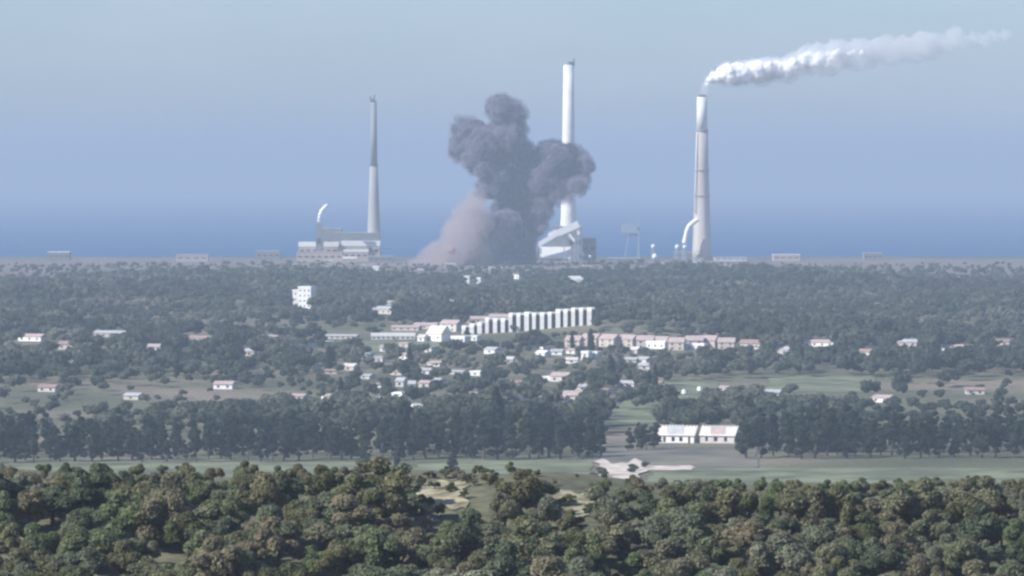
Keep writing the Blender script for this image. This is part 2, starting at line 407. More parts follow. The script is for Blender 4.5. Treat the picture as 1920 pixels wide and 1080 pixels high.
ORD = ['first', 'second', 'third', 'fourth', 'fifth', 'sixth', 'seventh', 'eighth', 'ninth', 'tenth', 'eleventh', 'twelfth']
def nth(i):
    n = i + 1
    if n <= 12: return ORD[i]
    return '%d%s' % (n, {1: 'st', 2: 'nd', 3: 'rd'}.get(n % 10, 'th'))

rnd = random.Random(5)
# foreground canopy, eight uneven rows up the slope of the near hill
rowname = ['nearest', 'second', 'third', 'fourth', 'fifth', 'sixth', 'seventh', 'eighth', 'ninth', 'crest']
for rI in range(10):
    d0 = 460 + rI * 8.4
    half = 960 / FPX * d0 + 3; nC = 30
    sp = 2 * half / nC
    k = 0
    for cI in range(nC):
        x = -half + (cI + 0.5 + (0.25 if rI % 2 else -0.25)) * sp + rnd.uniform(-1.1, 1.1); d = d0 + rnd.uniform(-4, 4)
        s = rnd.choice([0.75, 0.9, 1.0, 1.1, 1.25, 1.4]) * rnd.uniform(0.88, 1.1)
        s *= 1.26
        if rI == 8: s *= 0.8
        if rI == 9: s *= 0.75
        px, py = ppx(x, d, h(x, d))
        top = py - 4.3 * s * FPX / d
        if 752 < px < 915 and top < 942 and py > 885: s *= 0.32
        if 1030 < px < 1125 and top < 932 and py > 885: s *= 0.4
        lim = 864 if px < 745 else (892 if px > 1130 else 876)
        if top < lim: s *= max(0.3, (py - lim) / (py - top))
        k += 1
        tree('scrub', x, d, s, rnd.uniform(0, 6.28), 'grey-green scrub tree, %s from the left in the %s row of the foreground slope' % (nth(k - 1), rowname[rI]),
             'scrub trees covering the foreground hillside', rnd.randrange(9), rnd.uniform(0.95, 1.2))

# windbreak of tall dark pines
rows = [(1785, 'front'), (1822, 'second'), (1862, 'rear')]
for rI, (d0, rn) in enumerate(rows):
    k = 0; px = -25
    while px < 1945:
        if px > 1128 and px < 1400: px = 1400; continue
        d = d0 + rnd.uniform(-14, 14); x = (px - 960) / FPX * d
        s = rnd.choice([.72, .85, .92, 1.0, 1.1]) * rnd.uniform(0.9, 1.05) * (0.9 if px < 700 else 1.0)
        if 1085 < px < 1130: s *= 1.0
        k += 1
        tree('pine', x, d, s, rnd.uniform(0, 6.28), 'tall dark pine, %s from the left in the %s row of the windbreak' % (nth(k - 1), rn),
             'dark pines in the windbreak behind the field', rnd.randrange(9), rnd.uniform(1.0, 1.35))
        px += rnd.uniform(14, 34)
# dark clump by the white farm building, and lone trees
for k, (px, py, s) in enumerate([(1178, 846, .6), (1195, 843, .68), (1212, 845, .75), (1226, 842, .72)]):
    x, d, z = gd(px, py)
    tree('pine', x, d, s, k, 'dark tree, %s from the left in the clump beside the white farm buildings' % nth(k), 'dark clump beside the white farm buildings', k, 1.3)
for k, (px, py, s, lb) in enumerate([(848, 893, .62, 'round dark tree standing alone in the field in front of the windbreak'), (742, 890, .6, 'dark slender tree in front of the windbreak, left of the dry clearing'),
                                     (690, 898, .55, 'dark tree in front of the windbreak, farthest left of the field trees'), (718, 893, .45, 'small dark tree between two darker ones before the windbreak')]):
    x, d, z = gd(px, py)
    if k == 1: tree('cypress', x, d, .95, 0, lb, None, 0, 1.1)
    else: tree('pine', x, d, s, k, lb, None, k + 1, 1.25)
# slender dark cypresses in the village
cyp = [(615, 700, 1.0), (622, 690, .8), (1228, 738, 1.0), (1215, 742, .85), (938, 828, 1.5), (770, 705, 1.1), (1075, 662, .8), (1110, 670, 1.1), (1104, 668, .9), (640, 760, .9), (1150, 725, 1.1), (1500, 700, 1.0), (330, 710, 1.0)]
for k, (px, py, s) in enumerate(sorted(cyp)):
    x, d, z = gd(px, py)
    tree('cypress', x, d, s * 1.15, k, 'slender dark cypress among the village trees, %s from the left' % nth(k), 'slender cypresses in the village', k, 1.2)
# round dark tree mass in the village centre
for k, (px, py, s) in enumerate(sorted([(765, 712, 1.5), (780, 716, 1.1), (985, 655, 1.3), (1003, 652, 1.5), (1020, 656, 1.1), (1140, 720, 1.5), (1125, 728, 1.4), (1112, 722, 1.2), (1345, 690, 1.5), (1362, 695, 1.6), (1330, 700, 1.2)])):
    x, d, z = gd(px, py)
    tree('broad', x, d, s, k, 'large rounded tree standing tall over the village, %s such tree from the left' % nth(k), 'large rounded village trees', k, 1.1)

# bushes at the foot of the white terrace, shrubs in and around the clearings
for k in range(15):
    px = 872 + k * 17 + rnd.uniform(-5, 5); x, d, z = gd(px, 657 - k * 2.0 + rnd.uniform(-3, 3))
    tree('broad', x, d, rnd.uniform(.4, .7), k, 'small garden tree, %s from the left below the white terrace' % nth(k), 'garden trees below the white terrace', k, 1.2)
spots = sorted((rnd.uniform(1105, 1230), rnd.uniform(872, 912)) for _ in range(5))
for k, (px, py) in enumerate(spots):
    x, d, z = gd(px, py); tree('broad', x, d, rnd.uniform(.25, .5), k, 'small shrub, %s from the left in and around the pale sandy clearing' % nth(k), 'shrubs of the sandy clearing', k, 1.4, cat='shrub')
for k in range(16):
    px = 762 + k * 10.5; d = rnd.uniform(516, 545); x = (px - 960) / FPX * d
    tree('scrub', x, d, rnd.uniform(.16, .34), k, 'little shrub, %s from the left along the dry yellow clearing' % nth(k), 'shrubs of the dry clearing', k, 1.5, cat='shrub')

# ------------------------------------------------------------------ buildings
HOUSES = []      # pixel boxes kept free of woodland: (x0, x1, ybase)
def windows(parent, xs_, z, y, ww, wh, label=None):
    for x in xs_:
        MB().box(x - ww / 2, x + ww / 2, y - 0.06, y + 0.1, z - wh / 2, z + wh / 2).build('window', M['glass'], parent)

def house(px, py, wpx, hpx, label, wall='white', roof='redroof', depth=9, rz=0, flat=False, name='house', cat='house', nwin=None, storeys=1, group=None, roofh=None, door=True):
    x, d, z = gd(px, py); k = d / FPX
    rz = rz or -((px * 37 + py * 11) % 38)
    W = wpx * k; Hh = hpx * k
    o = thing(name, label, cat, (x, d + depth / 2, z), R(rz), group)
    HOUSES.append((px - wpx / 2 - 4, px + wpx / 2 + 4, py))
    if flat:
        rt = 2.0 if name == 'long_hall' else min(1.5, Hh * .32); MB().box(-W / 2, W / 2, -depth / 2, depth / 2, -2.5, Hh - rt).build('wall', M[wall], o)
        m = MB().box(-W / 2 - .25, W / 2 + .25, -depth / 2 - .25, depth / 2 + .25, Hh - rt, Hh)
        m.build('roof', M[roof], o); wt = Hh - rt
    else:
        rh = roofh or min(Hh * 0.42, depth * 0.32)
        wt = Hh - rh
        MB().box(-W / 2, W / 2, -depth / 2, depth / 2, -2.5, wt).build('wall', M[wall], o)
        MB().gable(-W / 2, W / 2, -depth / 2, depth / 2, wt, Hh).build('roof', M[roof], o)
    n = nwin if nwin is not None else max(1, int(W / 4.5))
    for s in range(storeys):
        zz = wt * (s + 0.55) / storeys
        windows(o, [(-W / 2 + W * (i + .5) / n) for i in range(n)], zz, -depth / 2, min(1.3, W / n * .4), min(1.3, wt / storeys * .45))
    return o

# white building at far left in the forest (two blocks)
house(561, 577, 22, 34, 'small white cube-shaped block, lower left one of the forest buildings', 'white', 'whiteroof', 10, flat=True, storeys=3, name='apartment_block', cat='apartment block', nwin=2)
house(575, 579, 25, 42, 'taller white apartment block in the forest at the left edge of the photo', 'white', 'whiteroof', 12, flat=True, storeys=4, name='apartment_block', cat='apartment block', nwin=3)
# forest-zone roofs
house(718, 589, 44, 15, 'long pale low building in the forest, left of the blue-grey shed', 'offwhite', 'greyroof', 10)
house(735, 572, 18, 8, 'tiny grey roof just above the long pale forest building', 'offwhite', 'greyroof', 8)
house(850, 574, 40, 11, 'blue-grey low shed in the forest under the smoke column', 'offwhite', 'greyroof', 9, flat=True, name='shed', cat='shed')
house(789, 566, 12, 9, 'small grey hut in the forest left of the blue-grey shed', 'offwhite', 'greyroof', 7, name='hut', cat='hut')
house(876, 533, 10, 16, 'narrow white house at the forest edge below the smoke column', 'white', 'whiteroof', 8, flat=True, nwin=1, storeys=2)
house(899, 532, 8, 12, 'second, smaller white house at the forest edge under the smoke', 'white', 'whiteroof', 8, flat=True, nwin=1)
house(970, 523, 16, 8, 'flat white roof at the forest edge between smoke and warehouse', 'white', 'whiteroof', 8, flat=True, nwin=2)
house(1080, 531, 27, 13, 'white flat-roofed building at the forest edge below the conveyor', 'white', 'whiteroof', 14, flat=True, nwin=4)
house(1087, 541, 12, 20, 'white annex in front of the flat-roofed forest edge building', 'white', 'whiteroof', 9, flat=True, nwin=1, storeys=2)
house(706, 512, 14, 14, 'slanting pale roof at the left end of the forest crest', 'offwhite', 'greyroof', 8)
# village, left row
house(737, 637, 82, 12, 'long low building with a bright white roof, left of the gabled house', 'offwhite', 'whiteroof', 9, flat=True, name='long_hall', cat='hall', nwin=9)
house(640, 636, 62, 9, 'long grey-roofed shed at the left end of the village row', 'offwhite', 'greyroof', 10, name='shed', cat='shed', nwin=6)
house(625, 648, 34, 9, 'small grey shed in front of the long grey-roofed shed', 'offwhite', 'greyroof', 8, name='shed', cat='shed')
house(582, 652, 24, 8, 'low grey roof farthest left in the village row', 'offwhite', 'greyroof', 7)
house(762, 620, 54, 10, 'pinkish tiled roof behind the long white-roofed hall', 'cream', 'pink', 9)
house(800, 617, 46, 12, 'pinkish tiled roof behind the gabled cream house', 'cream', 'pink', 9)
house(823, 641, 34, 30, 'cream house with a big grey-green gable roof in the village row', 'white', 'offwhite', 12, roofh=5.5)
house(793, 641, 14, 14, 'little white house tight against the big cream gabled house', 'white', 'offwhite', 7, nwin=1)
house(846, 622, 36, 22, 'pale two-storey house behind the cream gabled house', 'offwhite', 'pink', 9, storeys=2)
house(864, 641, 30, 11, 'low white wall-like house at the left foot of the terrace', 'white', 'whiteroof', 8, flat=True, nwin=3)
house(889, 639, 20, 10, 'small white flat house between terrace and low white house', 'white', 'whiteroof', 8, flat=True, nwin=2)
house(897, 607, 44, 14, 'pinkish pale roof behind the left end of the white terrace', 'cream', 'pink', 9)
house(940, 602, 44, 13, 'pale pink roof behind the middle of the white terrace', 'cream', 'pink', 9)
house(924, 664, 24, 13, 'small pale gabled house below the white terrace', 'white', 'greyroof', 8)
# village, right row of pinkish houses
rr = random.Random(9)
px = 1062; k = 0
while px < 1380:
    wd = rr.uniform(26, 36)
    house(px + wd / 2, 652 + rr.uniform(-3, 3) + (px - 1060) * .012, wd - 2, rr.uniform(21, 26), 'pinkish tiled terrace house, %s from the left of the right-hand row' % nth(k), 'cream', 'pink', 10, group='pinkish houses of the right-hand row', storeys=2)
    px += wd; k += 1
house(1235, 654, 40, 15, 'long white flat house in front of the pinkish row', 'white', 'whiteroof', 8, flat=True)
house(1306, 656, 38, 12, 'low pale white house in front of the pinkish row, right of the long one', 'white', 'whiteroof', 8, flat=True)
house(1344, 664, 20, 10, 'small pale hut at the right end before the pinkish row', 'white', 'greyroof', 7)
house(1193, 664, 16, 14, 'small cream gabled house before the pinkish row', 'cream', 'offwhite', 7)
house(1100, 675, 14, 17, 'white upright house left of the dark cypress pair', 'white', 'whiteroof', 8, flat=True, storeys=2, nwin=1)
house(1119, 674, 12, 15, 'white upright house right of the dark cypress pair', 'white', 'whiteroof', 8, flat=True, storeys=2, nwin=1)
house(1073, 682, 22, 12, 'white low house below the pinkish row, lowest of its cluster', 'white', 'offwhite', 8)
house(1045, 666, 22, 11, 'white gabled house left of the lowest clustered one', 'white', 'greyroof', 8)
house(1019, 669, 20, 12, 'white gabled house farthest left below the pinkish row', 'white', 'whiteroof', 8)
house(1074, 663, 18, 10, 'white small house directly under the first pinkish house', 'white', 'pink', 7)
house(895, 705, 20, 9, 'small bright white house alone among trees below the terrace', 'white', 'whiteroof', 8, flat=True)
house(860, 702, 26, 8, 'faint grey roof left of the lone bright white house', 'offwhite', 'greyroof', 8)
house(797, 702, 24, 12, 'pale grey gabled house right of the big round tree', 'white', 'greyroof', 8)
house(1029, 714, 16, 8, 'tiny white house left of the pinkish gabled villa', 'white', 'whiteroof', 7, flat=True)
house(1053, 716, 34, 18, 'pinkish gabled villa among trees below the white cluster', 'offwhite', 'pink', 9)
house(1048, 757, 30, 16, 'sandy villa with pale gable, left of two above the windbreak', 'offwhite', 'pink', 9)
house(1075, 755, 34, 22, 'sandy pink villa, right of two above the windbreak', 'offwhite', 'pink', 10)
house(1095, 733, 26, 13, 'blue-grey roofed house behind the sandy pink villa', 'offwhite', 'greyroof', 8)
house(752, 726, 15, 18, 'pale steep-roofed house above the white bungalows', 'offwhite', 'greyroof', 8)
house(772, 730, 13, 16, 'second pale steep-roofed house above the white bungalows', 'offwhite', 'greyroof', 8)
house(750, 745, 30, 9, 'bright white bungalow, rightmost of the three near the left', 'white', 'whiteroof', 8, flat=True)
house(722, 756, 26, 12, 'white gabled bungalow, middle of the three near the left', 'white', 'greyroof', 8)
house(682, 756, 22, 13, 'grey bungalow, leftmost of the three near the left', 'offwhite', 'greyroof', 8)
house(843, 757, 30, 11, 'grey low house above the windbreak', 'offwhite', 'greyroof', 8)
house(925, 760, 34, 12, 'grey gabled house above the windbreak, right of the low one', 'offwhite', 'greyroof', 8)
house(985, 768, 20, 10, 'pale hut above the windbreak left of the sandy villa', 'offwhite', 'greyroof', 7)
house(1180, 728, 34, 14, 'pale blue-grey house left of the green field', 'offwhite', 'greyroof', 9)
house(1290, 775, 24, 12, 'white lean-to shed below the green field', 'white', 'greyroof', 7, name='shed', cat='shed')
house(557, 750, 34, 11, 'pinkish long roof at the left edge above the windbreak', 'cream', 'pink', 9)
_v = random.Random(44); _L = []
while len(_L) < 32:
    px = _v.uniform(560, 1370); py = _v.uniform(646, 772)
    if any(a - 12 < px < b_ + 12 and abs(py - yb) < 13 for a, b_, yb in HOUSES) or any(abs(px - q[0]) < 22 and abs(py - q[1]) < 12 for q in _L) or (1235 < px < 1350 and 700 < py < 765): continue
    _L.append((px, py))
for k, (px, py) in enumerate(sorted(_L)):
    house(px, py, _v.uniform(13, 30), _v.uniform(9, 14), 'small pale house half hidden among the village trees, %s from the left' % nth(k), _v.choice(['white', 'offwhite', 'offwhite', 'cream']), _v.choice(['pink', 'greyroof', 'redroof', 'offwhite', 'greyroof']), 8, group='small houses half hidden among the village trees', flat=_v.random() < .3)
# beyond the sides of the photo the village goes on
for k, (px, py, wd, ht) in enumerate([(60, 640, 50, 14), (130, 655, 40, 16), (210, 632, 66, 12), (290, 660, 36, 15), (380, 642, 54, 13), (460, 668, 38, 15), (505, 640, 44, 12),
                                      (90, 735, 34, 14), (250, 750, 30, 13), (420, 730, 36, 15), (1410, 655, 40, 18), (1470, 665, 34, 15), (1540, 650, 60, 13), (1620, 668, 36, 14), (1700, 650, 46, 14), (1790, 662, 38, 16), (1870, 648, 52, 12), (1450, 745, 34, 14), (1660, 755, 36, 14), (1830, 740, 34, 13)]):
    house(px, py, wd, ht, 'village house with pale walls, %s from the left outside the central strip' % nth(k), ['white', 'offwhite', 'cream'][k % 3], ['pink', 'greyroof', 'redroof'][(k * 2) % 3], 9, group='village houses beyond the central strip')

# farm buildings at right: white house with a big inset veranda, pinkish one beside it
def farm(px, py, wpx, hpx, label, wall, roofm, bays):
    x, d, z = gd(px, py); k = d / FPX; W = wpx * k; Hh = hpx * k; D = 11
    o = thing('farm_building', label, 'farm building', (x, d + D / 2, z), R(-16), None)
    HOUSES.append((px - wpx / 2 - 6, px + wpx / 2 + 6, py)); HOUSES.append((px - wpx / 2 - 6, px + wpx / 2 + 6, py - 14)); HOUSES.append((px - wpx / 2 - 6, px + wpx / 2 + 6, py + 16))
    wl = Hh * .42
    MB().box(-W / 2, W / 2, -D / 2, D / 2, -1, wl).build('wall', M[wall], o)
    MB().gable(-W / 2, W / 2, -D / 2, D / 2, wl, Hh, .5, .2).build('roof', M[roofm], o)
    def sl(u, v): return (-W / 2 + u * W, -D / 2 - .4 + v * (D / 2 + .4), wl + .2 + .1 + v * (Hh - wl - .2))
    for (u0, u1) in ((.3, .72),):
        q = [sl(u0, .12), sl(u1, .12), sl(u1 - .06, .86), sl(u0 - .06, .86)]
        MB().add(q + [(a, b_, c + .12) for a, b_, c in q], [(0, 3, 2, 1), (4, 5, 6, 7), (0, 1, 5, 4), (1, 2, 6, 5), (2, 3, 7, 6), (3, 0, 4, 7)]).build('roof_panel', M['greyroof' if wall == 'white' else 'pink'], o)
    for i in range(11):
        a = sl(.04 + i * .092, .9); MB().box(a[0] - .25, a[0] + .25, a[1] - .3, a[1] + .2, a[2], a[2] + .5).build('roof_vent', M['greyroof'], o)
    for (a, b_, z0, z1, mt) in bays:
        p = MB().box(-W / 2 + a * W, -W / 2 + b_ * W, -D / 2 - .12, -D / 2 + .05, z0 * Hh, z1 * Hh).build('window', M[mt], o)
    return o
farm(1272, 831, 74, 32, 'white farm building with grey roof panel and row of roof vents, right edge', 'white', 'offwhite', [(.05, .13, .1, .36, 'glass'), (.2, .26, .05, .36, 'glass'), (.42, .5, .1, .34, 'glass'), (.62, .7, .1, .34, 'glass'), (.85, .9, .0, .36, 'glass')])
farm(1352, 831, 66, 32, 'pinkish white farm building right of the grey-panelled one', 'offwhite', 'offwhite', [(.15, .22, .12, .36, 'glass'), (.4, .5, .12, .36, 'glass'), (.7, .78, .12, .36, 'glass')])
# skylight battens on the white roof
# round white tanks and domes
def dome(px, py, wpx, label, mat='white', cat='water tank', name='water_tank'):
    x, d, z = gd(px, py); r_ = wpx / 2 * d / FPX
    o = thing(name, label, cat, (x, d, z)); HOUSES.append((px - wpx, px + wpx, py))
    MB().lathe([(r_, -1), (r_, r_ * 1.1)], 24).build('tank_wall', M[mat], o, True)
    MB().lathe([(r_ * 1.03, r_ * 1.1), (r_ * .9, r_ * 1.45), (r_ * .55, r_ * 1.75), (0.05, r_ * 1.85)], 24).build('tank_dome', M[mat], o, True)
    return o
dome(772, 772, 15, 'bright white domed tank alone above the windbreak')
dome(1283, 739, 9, 'white domed tank in the green field, left of two')
dome(1312, 733, 9, 'white domed tank in the green field, right of two')
dome(751, 752, 11, 'white domed tank just below the white bungalows')

# white terrace with projecting party walls
TN = 17
for k in range(TN):
    u = k / (TN - 1)
    px = 873 + u * (1108 - 873); py = 637 - u * 29 - 4 * math.sin(u * 3.14)
    d = 3022 - u * 26; x, y, z = at(px, py, d)
    zz = h(x, d)
    wd = 14.7 * d / FPX; hh = (29 + 5 * math.sin(u * 2.6)) * d / FPX * (1.0 + 0.13 * rr.uniform(-1, 1))
    base = min(0, zz - z) - 2
    o = thing('terrace_house', 'narrow white house with a projecting side wall, %s from the left in the white terrace' % nth(k), 'house', (x, d, z), R(-3), 'houses of the white terrace')
    HOUSES.append((px - 8, px + 8, py + 2))
    MB().box(-wd / 2, wd / 2, 0, 9, base, hh * .84).build('wall', M['shadewall'], o)  # recessed front, its shade put into the dark wall colour
    fw = wd * rr.uniform(.46, .6)
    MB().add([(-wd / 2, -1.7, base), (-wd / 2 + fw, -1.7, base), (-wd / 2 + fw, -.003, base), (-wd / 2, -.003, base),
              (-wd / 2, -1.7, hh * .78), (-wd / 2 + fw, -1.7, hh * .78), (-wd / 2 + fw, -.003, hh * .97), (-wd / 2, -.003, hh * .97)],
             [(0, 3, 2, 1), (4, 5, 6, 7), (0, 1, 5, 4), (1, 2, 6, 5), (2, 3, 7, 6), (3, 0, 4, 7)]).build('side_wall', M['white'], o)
    MB().gable(-wd / 2 + .4, wd / 2 - .4, .4, 8.6, hh * .86 + .003, hh * .98, .2, .2).build('roof', M['greyroof'], o)
    windows(o, [wd * .22], hh * .3, 0, 1.2, 1.8); windows(o, [wd * .22], hh * .62, 0, 1.2, 1.6)

# ------------------------------------------------------------------ power station on the coast
SD = 6000.0; SK = SD / FPX          # metres per pixel there
def stk(px, ybase=489): x, y, z = at(px, ybase, SD); return x, y, 2.0
def zpx(py): return CAMZ - (py - HY) * SK     # height at SD
# left chimney
x, y, z = stk(699)
o = thing('chimney', 'thin grey chimney with a broken-looking top, left of the smoke', 'chimney', (x + 1.5, y, z))
MB().lathe([(13.5 * SK, -3), (12.5 * SK, zpx(440) - z), (9.5 * SK, zpx(370) - z), (7.2 * SK, zpx(310) - z)], 40).build('lower_shaft', M['concrete'], o, True)
MB().lathe([(6.6 * SK, zpx(310) - z), (5.3 * SK, zpx(192) - z)], 40).build('upper_shaft', M['greypaint'], o, True)
m = MB().lathe([(6.2 * SK, zpx(312) - z + .5), (8.3 * SK, zpx(312) - z + .6), (8.3 * SK, zpx(308) - z), (6.2 * SK, zpx(308) - z)], 32)
m.build('gallery', M['steel'], o)
m = MB(); tz = zpx(192) - z
m.bar((-3, 0, tz - 1), (-5.5, 0, tz + 8), 1.6); m.bar((-5, 0, tz + 5), (1.0, 0, tz + 3), 1.2); m.bar((-1.5, 0, tz), (1.5, 0, tz + 10), 1.8); m.box(-4, 3, -3, 3, tz, tz + 3)
m.build('top_platform', M['steel'], o)
# middle chimney
x, y, z = stk(1066)
o = thing('chimney', 'tallest white chimney, rising behind the dark smoke', 'chimney', (x, y, z))
MB().lathe([(18 * SK, -3), (15.5 * SK, zpx(430) - z), (13.5 * SK, zpx(380) - z), (11.5 * SK, zpx(255) - z), (9.6 * SK, zpx(122) - z)], 48).build('shaft', M['whitepaint'], o, True)
MB().lathe([(5.5 * SK, zpx(122) - z - 1), (5.5 * SK, zpx(116) - z)], 24, cx=2.6).build('flue_tip', M['steel'], o)
MB().bar((7.5, 0, zpx(124) - z), (7.5, 0, zpx(110) - z), 1.6).build('lightning_mast', M['steel'], o)
# right chimney
x, y, z = stk(1316)
o = thing('chimney', 'right-hand chimney with white top, pale shaft and steam at its mouth', 'chimney', (x, y, z))
MB().lathe([(19 * SK, -3), (17.5 * SK, zpx(465) - z), (15.2 * SK, zpx(400) - z), (12.6 * SK, zpx(310) - z), (11 * SK, zpx(246) - z)], 48).build('lower_shaft', M['palecon'], o, True)
MB().lathe([(10.4 * SK, zpx(246) - z), (9.3 * SK, zpx(182) - z)], 48).build('upper_shaft', M['whitepaint'], o, True)
MB().lathe([(7 * SK, zpx(182) - z - 1), (7 * SK, zpx(178) - z)], 32).build('flue_tip', M['steel'], o)
MB().lathe([(10.5 * SK, zpx(248) - z), (12.2 * SK, zpx(247) - z), (12.2 * SK, zpx(244) - z), (10.5 * SK, zpx(244) - z)], 32).build('gallery', M['greypaint'], o)
def fit(o, rings, lad):
    for (rad, zz) in rings:
        MB().lathe([(rad * .98, zz), (rad + 1.5, zz + .1), (rad + 1.5, zz + 1.3), (rad * .98, zz + 1.3)], 32).build('gallery', M['concrete'], o)
    MB().bar(lad[0], lad[1], 1.1).build('ladder', M['greypaint'], o)
fit(o, [(12.9 * SK, zpx(320) - z), (14.2 * SK, zpx(368) - z)], ((-13.4 * SK, -9, zpx(400) - z), (-8.2 * SK, -6, zpx(250) - z)))
# curved white duct at its foot
pts = [at(p[0], p[1], 5975) for p in [(1283, 456), (1285, 448), (1288, 434), (1292, 424), (1300, 417), (1308, 411)]]
o = MB().tube(pts, 3.2, 14).build('flue_duct', M['sheet'], None, True)
tag(o, 'curved white duct bending up to the right-hand chimney', 'duct')
# support frame under the duct
o = thing('duct_tower', 'small steel tower carrying the curved white duct', 'tower', (pts[0][0], 5975, 2))
for sx in (-3, 3):
    for sy in (-3, 3): MB().box(sx - .5, sx + .5, sy - .5, sy + .5, -1, pts[0][2] - 4).build('leg', M['bluesteel'], o)
MB().box(-4.5, 4.5, -4.5, 4.5, pts[0][2] - 5.5, pts[0][2] - 3.2).build('platform', M['bluesteel'], o)

def block(px0, px1, py0, py1, d, dep, label, mat, name='plant_building', cat='industrial building', roofm='greyroof', nwin=3, group=None, rh=None):
    """flat-roofed block: pixel box at distance d, standing on the ground"""
    xa, _, z0 = at(px0, py1, d); xb, _, z1 = at(px1, py0, d)
    g0 = h((xa + xb) / 2, d); o = thing(name, label, cat, ((xa + xb) / 2, d, g0), 0, group)
    W = xb - xa; Hh = z1 - g0; rt = rh or 0.8
    MB().box(-W / 2, W / 2, 0, dep, -2, Hh - rt).build('wall', M[mat], o)
    MB().box(-W / 2 - .5, W / 2 + .5, -.5, dep + .5, Hh - rt, Hh).build('roof', M[roofm], o)
    for i in range(nwin):
        xx = -W / 2 + W * (i + .5) / nwin
        MB().box(xx - W / nwin * .3, xx + W / nwin * .3, -.15, .1, Hh * .45, Hh * .6).build('window', M['glass'], o)
    return o
block(628, 712, 436, 490, 5990, 30, 'large shaded boiler house at the foot of the left chimney', 'plantgrey', nwin=6)
block(598, 640, 428, 490, 6010, 30, 'dark grey boiler house left of the large shaded one', 'plantgrey', nwin=3)
block(640, 712, 452, 490, 5930, 34, 'long hall with a bright white roof edge under the left chimney', 'plantpink', roofm='whiteroof', rh=6.8, nwin=6, cat='turbine hall', name='turbine_hall')
block(560, 634, 454, 490, 5925, 34, 'low hall with white roof edge left of the turbine hall', 'plantpink', roofm='whiteroof', rh=6.0, nwin=6, cat='turbine hall', name='turbine_hall')
block(594, 606, 446, 490, 5905, 10, 'white stair tower poking above the low hall roof', 'white', roofm='whiteroof', nwin=1)
block(644, 690, 468, 490, 5850, 20, 'low pink-grey hall with white roof strip in front of the turbine hall', 'plantpink', roofm='whiteroof', rh=3.2, nwin=4)
block(643, 668, 481, 494, 5750, 16, 'small hall with white roof, lowest in front of the left chimney', 'plantpink', roofm='whiteroof', rh=3.4, nwin=3)
block(556, 642, 472, 492, 5800, 26, 'sandy low workshop at the left edge of the power station', 'plantpink', roofm='plantpink', nwin=7)
block(690, 735, 480, 492, 5780, 20, 'grey-green workshop right of the white-roofed halls', 'plantgrey', roofm='greyroof', nwin=4)
block(543, 575, 494, 502, 5350, 14, 'pale low depot roof before the station at the left edge', 'offwhite', roofm='greyroof', nwin=3)
block(1340, 1400, 482, 494, 5900, 18, 'pale long store right of the right-hand chimney', 'offwhite', nwin=5)
block(1338, 1420, 506, 520, 5000, 20, 'bright white-roofed shed in front at the right edge', 'white', roofm='whiteroof', rh=4.0, nwin=5, cat='shed', name='shed')
block(1265, 1330, 472, 492, 6040, 22, 'grey service building at the foot of the right chimney', 'plantgrey', nwin=5)
block(1140, 1200, 484, 496, 5950, 18, 'low grey store at the foot of the harbour crane', 'plantgrey', nwin=4)
for k, (a, b_, c, e_) in enumerate([(90, 130, 472, 5950), (330, 390, 477, 5850), (480, 525, 470, 5960), (1450, 1500, 477, 5900), (1620, 1655, 474, 5950)]):
    block(a, b_, c, 490, e_, 22, 'low industrial hall on the coast outside the central strip, %s from the left' % nth(k), 'plantpink' if k % 2 else 'plantgrey', roofm='whiteroof' if k % 3 == 0 else 'greyroof', nwin=4, group='halls beyond the central strip')

# thin white curved steam wisp over the left halls is a real bent pipe
def tank(px, py, rpx, d, label, hpx=None):
    x, y, zt = at(px, py - (hpx or rpx * 2) / 2, d); k = d / FPX; r_ = rpx * k; g0 = h(x, d)
    o = thing('storage_tank', label, 'tank', (x, d, g0)); Hh = zt - g0
    for a in range(6):
        MB().tube([(r_ * .8 * math.cos(a * 1.047), r_ * .8 * math.sin(a * 1.047), -1), (r_ * .8 * math.cos(a * 1.047), r_ * .8 * math.sin(a * 1.047), max(.2, Hh - r_))], .4, 6).build('leg', M['bluesteel'], o)
    prof = [(max(.05, r_ * math.sin(math.pi * i / 12)), Hh - r_ - r_ * math.cos(math.pi * i / 12)) for i in range(13)]
    MB().lathe(prof, 24).build('sphere', M['sheet'], o, True)
tank(1270, 463, 4.4, 5980, 'white spherical tank, left of the two under the curved duct')
tank(1284, 463, 3.6, 5960, 'small grey-white spherical tank directly below the curved duct')
tank(1225, 462, 4.2, 6020, 'pale spherical tank, upper one between crane and right chimney')
tank(1228, 481, 5.4, 5900, 'larger pale spherical tank, lower one between crane and right chimney')
tank(1090, 478, 6.0, 5930, 'pale spherical tank right of the white warehouse')
tank(1106, 482, 3.5, 5930, 'small pale tank farthest right of the white warehouse')

